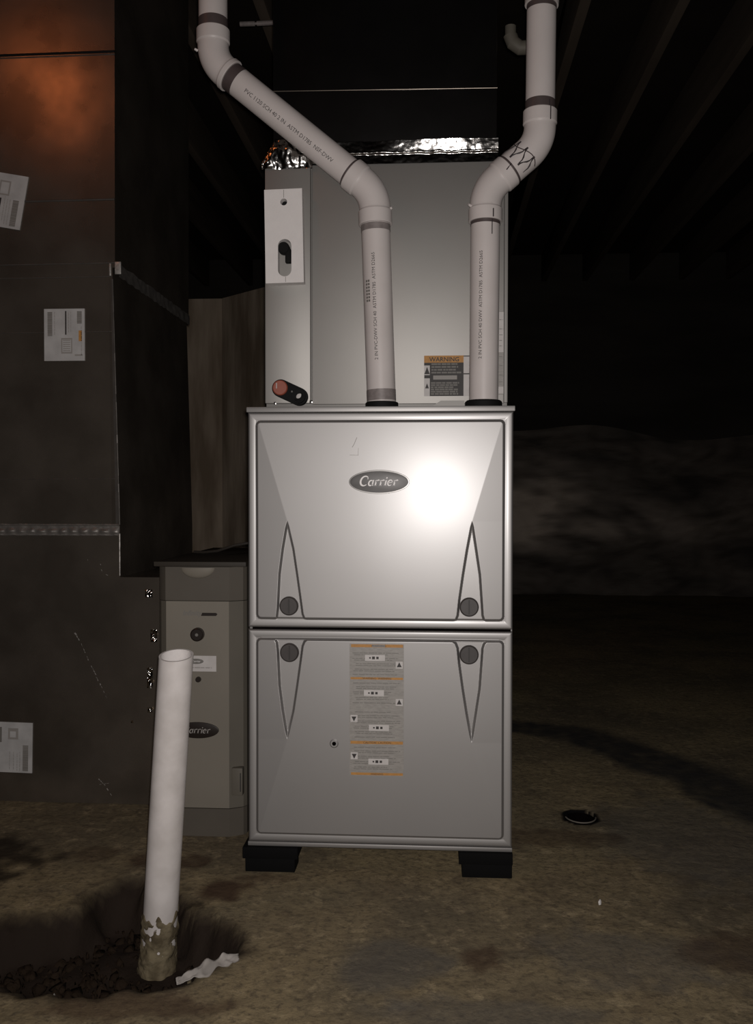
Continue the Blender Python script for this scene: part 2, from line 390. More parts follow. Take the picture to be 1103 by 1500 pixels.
# ================================================================== FURNACE
fu = thing('furnace', 'silver gas furnace with two pressed doors and an oval badge', 'furnace', (0, .37, .051))
HW = .2667
cs = MB(); cs.box((-HW+.001, .010, .0515), (HW-.001, .752, .9395), M['casing'], .002)
cs.box((-.2685, -.006, .9295), (.2685, .03, .9402), M['casing'], .002)
cs.box((-.267, -.0035, .0515), (.266, .03, .0600), M['casing'], .0015)
cs.box((-.258, .003, .480), (.262, .012, .500), M['hole'])
cs.obj('casing', fu)
SP_L = [(-.2115, .512), (-.2085, .518), (-.2065, .535), (-.2055, .555), (-.203, .605), (-.1965, .655), (-.1895, .695), (-.185, .7115), (-.1815, .700), (-.171, .655), (-.1635, .605), (-.1565, .555), (-.1525, .525), (-.149, .516), (-.1445, .512)]
SP_R = [(.146, .512), (.151, .516), (.1545, .525), (.1575, .555), (.1645, .605), (.1725, .655), (.181, .70), (.1845, .7115), (.1875, .70), (.1945, .655), (.202, .605), (.2055, .555), (.2075, .525), (.21, .517), (.214, .512)]
def door(name, z0, z1, upper):
    nx_, nz_ = 600, 490
    gx = np.linspace(-.2655, .2650, nx_); gz = np.linspace(z0, z1, nz_); X, Z = np.meshgrid(gx, gz)
    e = np.minimum(np.minimum(X-gx[0], gx[-1]-X), np.minimum(Z-z0, z1-Z))
    ri = .0158; R = .011
    cx, cz = (gx[0]+gx[-1])/2, (z0+z1)/2; ax, az = (gx[-1]-gx[0])/2-ri-R, (z1-z0)/2-ri-R
    qx, qz = np.abs(X-cx)-ax, np.abs(Z-cz)-az
    sdf = R-np.hypot(np.maximum(qx, 0), np.maximum(qz, 0))-np.minimum(np.maximum(qx, qz), 0)     # + inside
    rim = .0022*np.clip(e/.003, 0, 1)**.5
    h = rim+.0008*(1-np.clip((e-.008)/.008, -1, 1)**2)*(sdf < .0005)
    k = .058
    sx, sz = (-.185, .7115), (.1845, .7115)
    cr = .919
    if not upper:
        m_ = lambda p: (p[0], .9835-p[1])
    else: m_ = lambda p: p
    L_ = [m_(p) for p in SP_L]; R_ = [m_(p) for p in SP_R]
    if not upper:
        ap, cz_ = m_((-.185, .7125))[1], .07
        tz = np.clip((ap-Z)/(ap-cz_), 0, 1)
    else:
        ap = .7115; tz = np.clip((Z-ap)/(cr-ap), 0, 1)
    xl = -.185-.061*tz; xr = .1845+.0615*tz
    fac = np.maximum(xl-X, 0)+np.maximum(X-xr, 0)
    sin_ = inside(X, Z, L_) | inside(X, Z, R_); fac = fac*np.where(sin_, 1-np.clip(np.minimum(seg_dist(X, Z, L_), seg_dist(X, Z, R_))/.0039, 0, 1), 1)
    ramp = np.clip(sdf/.0047, 0, 1)
    pan = ramp*(.0092-k*fac)
    for S in (L_, R_):
        pd = seg_dist(X, Z, S); si = inside(X, Z, S)
        pan = pan-np.where(si, .0072*np.clip(pd/.0039, 0, 1), 0)*ramp
    h = h*np.where(sdf > .0005, .6, 1)+pan
    h = h+.0005*np.vectorize(lambda x, z: noise.noise(Vector((x*5, z*5, 7.7 if upper else 1.1))))(X, Z)
    P = np.stack([X, -h, Z], -1)
    # returned edges
    P = np.concatenate([P[:1]*[1, 0, 1]+[0, .009, 0], P, P[-1:]*[1, 0, 1]+[0, .009, 0]], 0)
    P = np.concatenate([P[:, :1]*[1, 0, 1]+[0, .009, 0], P, P[:, -1:]*[1, 0, 1]+[0, .009, 0]], 1)
    return grid_obj(name, P, M['door'], fu)
d1 = door('door', .4965, .9290, True)
d2 = door('door', .0605, .4915, False)
for (x, z, dr) in ((-.182, .540, d1), (.179, .541, d1), (-.181, .446, d2), (.179, .446, d2)):
    k_ = MB(); k_.tube([(x, .001, z), (x, -.0075, z), (x, -.0075, z), (x, -.010, z), (x, -.010, z)], [.0192, .0192, .0186, .0165, .0150], M['knob'], 44)
    k_.box((x-.0013, -.0122, z-.014), (x+.0013, -.0098, z+.014), M['print_dark'])
    k_.obj('knob', dr)
def reparent(o, p):
    """keep world-space vertex coordinates for a sub-part"""
    o.parent = p; bpy.context.view_layer.update(); o.matrix_parent_inverse = p.matrix_world.inverted()
for o in [c for c in list(d1.children)+list(d2.children)]: reparent(o, o.parent)

def oval(mb, cx, cz, a, b, y, m, th=.003, n=56):
    mb.prism([(cx+a*math.cos(2*PI*i/n), cz+b*math.sin(2*PI*i/n)) for i in range(n)], y, y+th, m, .0008)
bg = MB(); oval(bg, 0, .7895, .0605, .0240, -.0132, M['badge_rim'], .006); oval(bg, 0, .7895, .0580, .0214, -.0140, M['badge_face'], .003)
carrier_word(bg, .0, .7895, -.0146, .0118, M['print_white'])
reparent(bg.obj('badge'), d1)

def bars(mb, x0, x1, z, y, m, hgt=.0018, gap=.004, seed=0, ragged=.3):
    """a line of print too small to read"""
    rd = random.Random(seed); x = x0
    end = x1-rd.random()*ragged*(x1-x0)
    while x < end:
        w_ = min(rd.uniform(.004, .014), end-x)
        mb.poly([(x, y, z), (x+w_, y, z), (x+w_, y, z+hgt), (x, y, z+hgt)], m); x += w_+rd.uniform(.0008, .002)

# long warning label on the lower door
lb = MB(); yl = -.0118
lb.box((-.059, yl, .2015), (.0495, yl+.004, .466), M['label_grey'])
yp = yl-.0004
def rect(mb, x0, x1, z0, z1, m, y=None):
    y = yp if y is None else y
    mb.poly([(x0, y, z0), (x1, y, z0), (x1, y, z1), (x0, y, z1)], m)
rect(lb, -.056, .048, .4595, .4655, M['print_orange'])
rect(lb, -.014, .012, .4600, .4650, M['print_grey'], yp-.0002)
text_polys(lb, 'WARNING', M['print_dark'], lambda x, y: (-.001+x, yp-.0004, .4605+y), .0062)
rect(lb, -.057, .048, .395, .3995, M['print_orange']); text_polys(lb, 'WARNING  WARNING', M['print_dark'], lambda x, y: (-.004+x, yp-.0004, .3955+y), .0056)
rect(lb, -.057, .048, .2655, .2715, M['print_orange']); text_polys(lb, 'CAUTION  CAUTION', M['print_dark'], lambda x, y: (-.004+x, yp-.0004, .2665+y), .0058)
rect(lb, -.056, .048, .203, .208, M['print_orange']); text_polys(lb, 'WARNING', M['print_dark'], lambda x, y: (-.004+x, yp-.0004, .2036+y), .0052)
q = 0
for z0, z1 in ((.403, .455), (.345, .391), (.276, .333), (.211, .262)):
    z = z1-.004
    while z > z0:
        bars(lb, -.054+random.uniform(0, .01), .044, z, yp, M['print_mid'] if q % 3 else M['print_grey'], .0013, seed=q); z -= .0036; q += 1
for (x, z) in ((-.008, .4385), (-.010, .368), (.000, .2985), (-.001, .2305)):
    rect(lb, x-.02, x+.02, z-.006, z+.006, M['paper'], yp-.0004)
    for dx, r_ in ((-.010, .0016), (-.003, .0028), (.005, .0024)):
        rect(lb, x+dx-r_, x+dx+r_, z-r_, z+r_, M['print_dark'], yp-.0007)
for (x, z, u_) in ((.0405, .4245, 1), (.0405, .350, 1), (-.050, .3165, -1), (-.0495, .2415, -1)):
    rect(lb, x-.007, x+.007, z-.007, z+.007, M['paper'], yp-.0004)
    lb.poly([(x-.005, yp-.0007, z-.004*u_), (x+.005, yp-.0007, z-.004*u_), (x, yp-.0007, z+.006*u_)], M['print_dark'])
reparent(lb.obj('warning_label'), d2)
sg = MB(); sg.tube([(-.090, .002, .265), (-.090, -.0119, .265), (-.090, -.0129, .265)], [.0090, .0088, .0070], M['casing'], 30)
sg.tube([(-.090, -.0126, .265), (-.090, -.0134, .265)], [.0042, .0040], M['hole'], 20)
o = sg.obj('sight_glass'); reparent(o, d2)
# faint paper residue / pencil marks high on the upper door
mk = MB()
ribbon(mk, [(-.0445, .878), (-.050, .865), (-.054, .858)], .0010, lambda x, z: (x, -.0118, z), M['print_grey'])
ribbon(mk, [(-.042, .842), (-.042, .8475), (-.0415, .857)], .0006, lambda x, z: (x, -.0118, z), M['print_grey'])
ribbon(mk, [(-.059, .843), (-.042, .8425)], .0006, lambda x, z: (x, -.0118, z), M['print_grey'])
reparent(mk.obj('pencil_mark'), d1)
br = MB(); br.prism([(.098, .9403), (.122, .9560), (.170, .9560), (.170, .9403)], .045, .047, M['coil_side'])
br.box((.098, .045, .9403), (.170, .10, .9418), M['coil_side'])
br.obj('junction_plate', fu)

# two black support pads
def pad(x0, x1, label, tw):
    p = MB(); X0, X1 = x0, x1
    p.box((x0, -.012, .028), (x1, .085, .0512), M['plastic_pad'], .002)
    p.box((x0+tw[0], -.009, .0005), (x1-tw[1], .045, .030), M['plastic_pad'], .002)
    tag(p.obj('support_pad'), label, 'support pad', 'black support pads under the furnace')
pad(-.2765, -.1640, 'black support pad under the left end of the furnace, nearer the white standpipe', (.005, .006))
pad(.1600, .2665, 'black support pad under the right end of the furnace', (.006, .001))

# ================================================================== COIL CABINET
co = thing('coil_cabinet', 'plain grey evaporator coil cabinet standing on top of the furnace', 'cabinet', (0, .46, .941))
c_ = MB(); c_.box((-.2655, .196, .9415), (.2680, .735, 1.486), M['coil_side'], .002); c_.box((.2605, .189, .966), (.2680, .20, 1.484), M['coil_side'], .001)
c_.obj('cabinet_body', co)
c_ = MB(); c_.box((-.2655, .182, .9660), (-.1645, .1965, 1.484), M['coil'], .0025); c_.obj('side_panel', co)
c_ = MB(); c_.box((-.1615, .188, .9640), (.2600, .1965, 1.490), M['coil'], .0022); fp = c_.obj('front_panel', co)
c_ = MB(); c_.box((-.245, .176, .9630), (-.240, .184, .9690), M['chrome'], .001); c_.obj('screw', co)
c_ = MB(); c_.box((-.166, .176, .9650), (-.158, .184, .9720), M['chrome'], .002); c_.obj('screw', co)
# drain port plate with the red-brown cap
dp = MB(); a0 = Vector((-.2285, .998)); a1 = Vector((-.1885, .9795)); dv = (a1-a0).normalized(); ang = math.atan2(dv.y, dv.x)
ol = [(a1.x+.0195*math.cos(ang+t), a1.y+.0195*math.sin(ang+t)) for t in np.linspace(-PI/2, PI/2, 16)]+[(a0.x+.0195*math.cos(ang+t), a0.y+.0195*math.sin(ang+t)) for t in np.linspace(PI/2, 3*PI/2, 16)]
dp.prism(ol, .168, .1835, M['rubber'], .002)
dpo = dp.obj('drain_plate', co)
k_ = MB(); k_.tube([(a0.x, .170, a0.y), (a0.x, .160, a0.y), (a0.x, .158, a0.y)], [.0165, .0165, .0145], M['copper'], 36)
k_.box((a0.x-.008, .1565, a0.y-.002), (a0.x-.006, .1585, a0.y+.010), M['coil'])
reparent(k_.obj('drain_cap'), dpo)
k_ = MB(); k_.tube([(a1.x, .169, a1.y), (a1.x, .162, a1.y), (a1.x, .162, a1.y), (a1.x, .1675, a1.y)], [.0155, .0150, .0112, .0105], M['rubber'], 36, caps=False)
k_.tube([(a1.x+.001, .1675, a1.y+.0005), (a1.x+.001, .1645, a1.y+.0005), (a1.x+.001, .1630, a1.y+.0005)], [.0075, .0065, .003], M['paper'], 24)
k_.tube([(a1.x-.0145, .1675, a1.y+.0105), (a1.x-.0145, .1655, a1.y+.0105)], [.0022, .002], M['chrome'], 12)
reparent(k_.obj('drain_port'), dpo)
# danger label beside the right vent pipe
y0 = .1872; wl = MB(); wl.box((.0860, y0, .9805), (.1855, y0+.002, 1.0690), M['paper'])
R_ = lambda x0, x1, z0, z1, m, k=1: wl.poly([(x0, y0-.0002*k, z0), (x1, y0-.0002*k, z0), (x1, y0-.0002*k, z1), (x0, y0-.0002*k, z1)], m)
R_(.086, .1722, 1.0535, 1.0690, M['print_orange']); R_(.086, .0985, 1.0475, 1.0535, M['print_dark'])
R_(.0985, .1722, .9805, 1.0535, M['print_dark']); R_(.0865, .0985, 1.0195, 1.0265, M['print_dark'])
text_polys(wl, 'WARNING', M['print_dark'], lambda x, y: (.130+x, y0-.0005, 1.0562+y), .0135, .0002)
R_(.1722, .1855, 1.0665, 1.0685, M['print_dark']); R_(.1722, .1855, 1.0275, 1.0300, M['print_dark'])
for (zc, s_) in ((1.0365, 1.), (1.003, .7)):
    wl.poly([(.0925-.006*s_, y0-.0005, zc-.008*s_), (.0925+.006*s_, y0-.0005, zc-.008*s_), (.0925, y0-.0005, zc+.008*s_)], M['print_dark'])
R_(.106, .158, 1.0165, 1.0255, M['print_grey'], 3)
for k in range(4): bars(wl, .102, .168, 1.0485-.0062*k, y0-.0005, M['print_mid'], .0036, seed=40+k)
for k in range(6): bars(wl, .101, .169, 1.0075-.0048*k, y0-.0005, M['print_mid'], .0034, seed=60+k)
reparent(wl.obj('warning_label'), fp)
rl = MB(); y0 = .1868
rl.box((.2480, y0, .983), (.2592, y0+.002, 1.1635), M['label_grey'])
def q_(z0, z1, m): rl.poly([(.2482, y0-.0003, z0), (.2590, y0-.0003, z0), (.2590, y0-.0003, z1), (.2482, y0-.0003, z1)], m)
q_(1.075, 1.1625, M['paper']); q_(.985, 1.0, M['paper'])
for k, z in enumerate((1.145, 1.125, 1.112, 1.100, 1.088, 1.065, 1.045, 1.025, 1.01)): bars(rl, .2495, .258, z, y0-.0006, M['print_mid'], .0012, seed=k+90)
reparent(rl.obj('rating_label'), fp)

# white foam block on the coil cabinet
fb = MB(); b = bmesh.new()
def slot_ring(cx, z0, z1, r, n=12):
    return [(cx+r*math.cos(PI+PI*i/n), z0+r*math.sin(PI+PI*i/n)) for i in range(n+1)]+[(cx+r*math.cos(PI*i/n), z1+r*math.sin(PI*i/n)) for i in range(n+1)]
outer = [(-.2592, 1.2250), (-.1755, 1.2265), (-.1795, 1.4300), (-.2625, 1.4280)]
holes = [slot_ring(-.2175, 1.2545, 1.3060, .0148), [(-.2195+.0075*math.cos(2*PI*i/20), 1.401+.0075*math.sin(2*PI*i/20)) for i in range(20)]]
edges = []
for lp in [outer]+holes:
    vv = [b.verts.new((x, .158, z)) for x, z in lp]
    edges += [b.edges.new((vv[i], vv[(i+1) % len(vv)])) for i in range(len(vv))]
bmesh.ops.triangle_fill(b, use_beauty=True, use_dissolve=False, edges=edges)
ex = bmesh.ops.extrude_face_region(b, geom=b.faces[:])
for v in [g for g in ex['geom'] if isinstance(g, bmesh.types.BMVert)]: v.co.y = .1805
bmesh.ops.recalc_face_normals(b, faces=b.faces[:]); fb.add(b, M['foam'])
for (x, z0, z1) in ((-.2195, 1.410, 1.4275), (-.2155, 1.2275, 1.239)):
    fb.poly([(x-.0006, .1576, z0), (x+.0006, .1576, z0), (x+.0006, .1576, z1), (x-.0006, .1576, z1)], M['print_grey'])
fbt = thing('foam_block', 'white foam block with a round hole and a slot on the grey cabinet', 'foam block', (-.218, .17, 1.226))
fb.obj('foam_body', fbt)
s_ = MB(); s_.tube([(-.2215, .1810, 1.304), (-.2215, .166, 1.304), (-.2215, .164, 1.304)], [.0130, .0130, .011], M['rubber'], 28)
s_.box((-.2180, .166, 1.272), (-.2060, .181, 1.303), M['rubber'], .002)
s_.obj('rubber_plug', fbt)
s_ = MB(); s_.tube([(-.2195, .1812, 1.401), (-.2195, .176, 1.401)], [.007, .007], M['rubber'], 20); s_.obj('hole_plug', fbt)

# ================================================================== SUPPLY PLENUM with foil tape
pl = thing('supply_plenum', 'dark metal supply plenum rising above the grey cabinet, foil-taped at its foot', 'duct', (0, .46, 1.49))
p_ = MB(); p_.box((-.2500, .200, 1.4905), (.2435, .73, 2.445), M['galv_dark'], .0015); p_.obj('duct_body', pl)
p_ = MB(); p_.tube([(-.251, .199, 1.6585), (.2445, .199, 1.6525)], .0011, M['galv'], 10); p_.obj('seam', pl)
def foil_strip(name, parent, x0, x1, zb, zt, yfun, nx_, nz_, amp, m, seed=0., sc=38):
    gx = np.linspace(x0, x1, nx_); gv = np.linspace(0, 1, nz_); GX, GV = np.meshgrid(gx, gv)
    nz1 = np.vectorize(lambda x, v: noise.noise(Vector((x*sc, v*2.6, seed)))+.55*noise.noise(Vector((x*sc*2.6, v*6, seed+4))))(GX, GV)
    z0 = np.array([zb(x) for x in gx]); z1 = np.array([zt(x) for x in gx])
    Zv = z0[None]+(z1-z0)[None]*GV+.0012*nz1
    Yv = yfun(GX, GV)-amp*nz1
    return grid_obj(name, np.stack([GX, Yv, Zv], -1), m, parent)
def yf(x, v):
    # lower part over the cabinet's top edge, a rolled crease, upper part leaning out over it, top edge pressed to the plenum
    tl = .40*np.exp(-((x-.150)/.060)**2)+.12*np.sin(x*31)+.10
    y = np.where(v < .38, .1840, np.where(v < .50, .1840-.0045*np.sin((v-.38)/.12*PI), .1840-tl*.0515*(v-.5)))
    return np.where(v > .965, .1990, y)
foil_strip('foil_tape', pl, -.166, .2455, lambda x: 1.4885+.003*(x < -.15), lambda x: 1.5400, yf, 300, 60, .0011, M['foil'], 2.)
foil_strip('foil_tape', pl, -.2715, -.160, lambda x: 1.4805, lambda x: 1.548-max(0, -.243-x)*1.9, lambda x, v: .1800-.008*np.sin(v*PI)*np.sin((x+.2715)/.1115*PI)-.005*v+.010*np.clip(v-.9, 0, 1)*10*.9, 90, 50, .0034, M['foil'], 8., 45)

# ================================================================== PVC PIPING
RP = .0302
def pipe_text(p0, p1, ang, s, size, parent, flip=1):
    """print running along a pipe; ang = angle round the axis from the side facing -Y toward +X"""
    p0 = Vector(p0); p1 = Vector(p1); d = (p1-p0).normalized(); c = (p0+p1)/2
    f = Vector((0, -1, 0)); f = (f-d*f.dot(d)).normalized(); s1 = d.cross(f).normalized()*-1
    mb = MB()
    def place(x, y):
        t = ang+(y-size*.35)/RP*flip
        n = f*math.cos(t)+s1*math.sin(t)
        return c+d*x*flip+n*(RP+.0004)
    text_polys(mb, s, M['print_dark'], place, size)
    o = mb.obj('print_line'); reparent(o, parent); return o
def elbow(C, d0, d1, l0, l1, hub0=True, hub1=True, rb=.0328, rh=.0350, bend=.036):
    """C corner, d0 incoming unit, d1 outgoing unit; hubs at the ends"""
    C = Vector(C); d0 = Vector(d0).normalized(); d1 = Vector(d1).normalized(); P = []; R = []
    def add(p, r): P.append(p); R.append(r)
    add(C-d0*l0, RP); 
    if hub0: add(C-d0*l0, rh-.0008); add(C-d0*(l0-.0012), rh); add(C-d0*(bend+.004), rh); add(C-d0*(bend+.001), rb+.0003)
    else: add(C-d0*l0, rb)
    n = 14; a = C-d0*bend; c = C+d1*bend
    for i in range(n+1):
        t = i/n; add(a*(1-t)**2+C*2*t*(1-t)+c*t*t, rb)
    if hub1: add(C+d1*(bend+.001), rb+.0003); add(C+d1*(bend+.004), rh); add(C+d1*(l1-.0012), rh); add(C+d1*l1, rh-.0008)
    else: add(C+d1*l1, rb)
    add(C+d1*l1, RP)
    mb = MB(); mb.tube(P, R, M['pvc'], 44, caps=False)
    return mb
def band(p0, p1, m, r=RP+.0006):
    return MB().tube([p0, p1], r, m, 44, caps=False)
UPV = Vector((0, 0, 1))
def lerp(a, b, t): return Vector(a)*(1-t)+Vector(b)*t

# --- left vent pipe
vp = thing('vent_pipe', 'left white PVC vent pipe, slanting up leftwards from the furnace top', 'pipe', (-.002, .1, .94), 'PVC vent pipes on the furnace')
A0 = Vector((-.0015, .1, .9415)); C1 = Vector((-.0175, .1, 1.398)); C2 = Vector((-.3600, .1, 1.680)); A1 = Vector((-.3625, .1, 2.655))
d01 = (C1-A0).normalized(); d12 = (C2-C1).normalized(); d23 = (A1-C2).normalized()
s1 = MB().tube([A0, C1-d01*.05], RP, M['pvc'], 44).obj('pipe', vp)
s2 = MB().tube([C1+d12*.045, C2-d12*.045], RP, M['pvc'], 44).obj('pipe', vp)
s3 = MB().tube([C2+d23*.045, A1], RP, M['pvc'], 44).obj('pipe', vp)
e1 = elbow(C1, d01, d12, .068, .064); e1.tube([C1+Vector((.034, -.006, -.036)), C1+Vector((.0375, -.008, -.034))], [.003, .0025], M['pvc'], 10)
e1 = e1.obj('elbow', vp)
e2 = elbow(C2, d12, d23, .050, .066); e2.tube([C2+Vector((-.030, -.014, .018)), C2+Vector((-.0355, -.018, .020))], [.003, .0022], M['pvc'], 10)
e2 = e2.obj('elbow', vp)
band(C1-d01*.069, C1-d01*.083, M['primer_lt']).obj('primer_band', vp); band(C1+d12*.064, C1+d12*.069, M['primer']).obj('primer_band', vp)
band(C2-d12*.050, C2-d12*.072, M['primer']).obj('primer_band', vp); band(C2+d23*.066, C2+d23*.088, M['primer']).obj('primer_band', vp)
band(A0+d01*.02, A0+d01*.043, M['primer_lt']).obj('primer_band', vp)
MB().tube([(-.0012, .1, .9402), (-.0015, .1, .957), (-.0015, .1, .959)], [.0350, .0345, .032], M['rubber'], 44).obj('grommet', vp)
pipe_text(A0+d01*.07, C1-d01*.10, .20, '2 IN PVC-DWV SCH 40  ASTM D1785  ASTM D2665', .0100, s1, 1)
pipe_text(C1+d12*.08, C2-d12*.08, +.33, 'PVC 1120 SCH 40 2 IN  ASTM D1785  NSF-DWV', .0115, s2, -1)
bx = MB()
for k in range(7):
    for j in range(2):
        t0 = -.85+j*.19
        for (h0, h1) in ((0, .0042),):
            z = 1.165+k*.0068
            pts = []
            for (tt_, zz) in ((t0, z), (t0+.15, z), (t0+.15, z+.0046), (t0, z+.0046)):
                xc = -.0015+(C1.x-A0.x)*(zz-.9415)/(C1.z-A0.z)
                pts.append((xc+(RP+.0005)*math.sin(tt_), .1-(RP+.0005)*math.cos(tt_), zz))
            bx.poly(pts, M['print_mid'])
reparent(bx.obj('print_stamp'), s1)

# --- right vent pipe
vq = thing('vent_pipe', 'right white PVC vent pipe with an S bend and dark scribbles', 'pipe', (.212, .1, .94), 'PVC vent pipes on the furnace')
B0 = Vector((.2115, .1, .9415)); E1 = Vector((.2145, .1, 1.398)); E2 = Vector((.3255, .1, 1.492)); B1 = Vector((.3285, .1, 1.776)); B2 = Vector((.3300, .1, 2.655))
f01 = (E1-B0).normalized(); f12 = (E2-E1).normalized(); f23 = (B1-E2).normalized()
t1 = MB().tube([B0, E1-f01*.05], RP, M['pvc'], 44).obj('pipe', vq)
t3 = MB().tube([E2+f23*.045, B1+Vector((0, 0, .02))], RP, M['pvc'], 44).obj('pipe', vq)
t4 = MB().tube([B1+Vector((0, 0, .03)), B2], RP, M['pvc'], 44).obj('pipe', vq)
g1 = elbow(E1, f01, f12, .066, .062); g1.tube([E1+Vector((-.031, -.014, -.036)), E1+Vector((-.036, -.018, -.034))], [.003, .0022], M['pvc'], 10); g1 = g1.obj('elbow', vq)
g2 = elbow(E2, f12, f23, .085, .066, hub0=False).obj('elbow', vq)
MB().tube([B1, B1, B1+Vector((.0002, 0, .002)), B1+Vector((.0002, 0, .07)), B1+Vector((.0002, 0, .07))], [RP, .0342, .035, .035, RP], M['pvc'], 44, caps=False).obj('coupling', vq)
band(E1-f01*.066, E1-f01*.073, M['primer']).obj('primer_band', vq)
band(E1+f12*.0615, E1+f12*.0665, M['primer'], .0334).obj('primer_band', vq)
band(E2+f23*.066, E2+f23*.086, M['primer']).obj('primer_band', vq); band(B1-f23*.012, B1, M['primer']).obj('primer_band', vq)
MB().tube([(.2115, .1, .9402), (.2115, .1, .958), (.2115, .1, .961)], [.0390, .0385, .035], M['rubber'], 44).obj('grommet', vq)
pipe_text(B0+f01*.06, E1-f01*.09, .33, '2 IN PVC SCH 40 DWV  ASTM D1785  ASTM D2665', .0100, t1, 1)
# scribbles of primer and marker on the bend
sb = MB(); ax = f12; fr = Vector((0, -1, 0)); sdv = ax.cross(fr).normalized()*-1
def onel(t, a, r=.0334): return E1+ax*t+(fr*math.cos(a)+sdv*math.sin(a))*r
zz = [(.070, 1.15), (.112, .75), (.072, .35), (.112, .05), (.074, -.35), (.112, -.65), (.076, -1.0)]
for (ta, aa), (tb, ab) in zip(zz[:-1], zz[1:]):
    sb.tube([onel(ta+(tb-ta)*i/6, aa+(ab-aa)*i/6+.06*math.sin(i*1.3)) for i in range(7)], [.0012, .0016, .0010, .0017, .0012, .0009, .0006], M['marker'], 6)
sb.tube([onel(.104+.006*math.sin(i*.5), -1.2+i*.2) for i in range(13)], .0011, M['primer'], 6)
sb.tube([onel(.066, .0), onel(.050, -.1, .0353)], .0012, M['marker'], 6)
reparent(sb.obj('marker_scribble'), g2)
lm = MB()
lm.tube([E1-f01*t+Vector((.0145, -.0325 if t < .066 else -.0272, 0)) for t in (.047, .055, .064)], .0013, M['marker'], 6)
lm.tube([E1-f01*t+Vector((.0125, -.0282, 0)) for t in (.067, .08, .098)], .001, M['marker'], 6)
reparent(lm.obj('alignment_mark'), g1)
lm = MB(); lm.tube([E2+f23*t+Vector((.018, -.0305, 0)) for t in (.038, .050, .066)], .0012, M['marker'], 6); lm.tube([E2+f23*t+Vector((.016, -.0265, 0)) for t in (.067, .08)], .001, M['marker'], 6)
reparent(lm.obj('alignment_mark'), g2)

# --- dim elbow behind the right pipe, thin pipe behind the left one
be = MB(); C = Vector((.315, .36, 1.835))
be.tube([C+Vector((-.030, 0, .030)), C+Vector((-.030, 0, .008)), C+Vector((-.030, 0, .008)), C+Vector((-.024, 0, -.008)), C+Vector((-.008, 0, -.020)), C+Vector((.012, 0, -.020)), C+Vector((.030, 0, -.008)), C+Vector((.036, 0, .010)), C+Vector((.036, 0, .82))],
        [.013, .013, .0165, .0165, .0165, .0165, .0165, .0165, .0165], M['ac_side'], 28)
tag(be.obj('pipe_elbow'), 'dim hooked pipe bend in the dark behind the upper right vent pipe', 'pipe')
tp = MB(); tp.tube([(-.475, .9, 2.170), (-.430, .9, 2.170), (-.430, .9, 2.170), (-.424, .9, 2.170), (-.424, .9, 2.170), (-.375, .9, 2.171), (-.375, .9, 2.171), (-.16, .9, 2.171), (-.16, .9, 2.66)], [.007, .007, .004, .004, .007, .007, .003, .003, .003], M['primer_lt'], 16)
tag(tp.obj('thin_pipe'), 'thin pale pipe crossing behind the top of the left vent pipe', 'pipe')

# ================================================================== RETURN DUCT (left)
rd_ = thing('return_duct', 'tall dark sheet-metal return duct at the left with three paper labels', 'duct', (-1.06, .7, 0))
FY = .37; BY = 1.036; XL = -1.46
def frustum(z0, z1, xr0, xr1, m, name, f0=FY, f1=FY):
    b = bmesh.new()
    v = [b.verts.new(p) for p in ((XL, f0, z0), (xr0, f0, z0), (xr0, BY, z0), (XL, BY, z0), (XL, f1, z1), (xr1, f1, z1), (xr1, BY, z1), (XL, BY, z1))]
    for f in ((0, 1, 5, 4), (1, 2, 6, 5), (2, 3, 7, 6), (3, 0, 4, 7), (4, 5, 6, 7), (3, 2, 1, 0)): b.faces.new([v[i] for i in f])
    bmesh.ops.recalc_face_normals(b, faces=b.faces[:]); mb = MB(); mb.add(b, m); return mb.obj(name, rd_)
frustum(.561, .668, -.6610, -.6610, M['galv'], 'duct_section')
frustum(.668, 1.318, -.6610, -.6775, M['galv'], 'duct_section')
frustum(1.318, 1.841, -.6710, -.6695, M['galv'], 'duct_section')
frustum(1.841, 2.445, -.6695, -.6685, M['galv'], 'duct_section')
bb_ = MB(); bb_.box((XL-.02, FY, .001), (-.5150, BY+.02, .561), M['galv']); base = bb_.obj('base_box', rd_)
for z, r, m, xr in ((1.841, .0030, M['rubber'], -.669), (1.834, .0016, M['cleat'], -.669), (1.484, .0024, M['cleat'], -.671), (1.330, .0018, M['cleat'], -.672), (1.297, .0016, M['cleat'], -.677), (1.163, .0014, M['cleat'], -.677), (.803, .0012, M['cleat'], -.669)):
    MB().tube([(XL, FY-.0002, z-.004), (xr, FY-.0002, z)], r, m, 8).obj('seam', rd_)
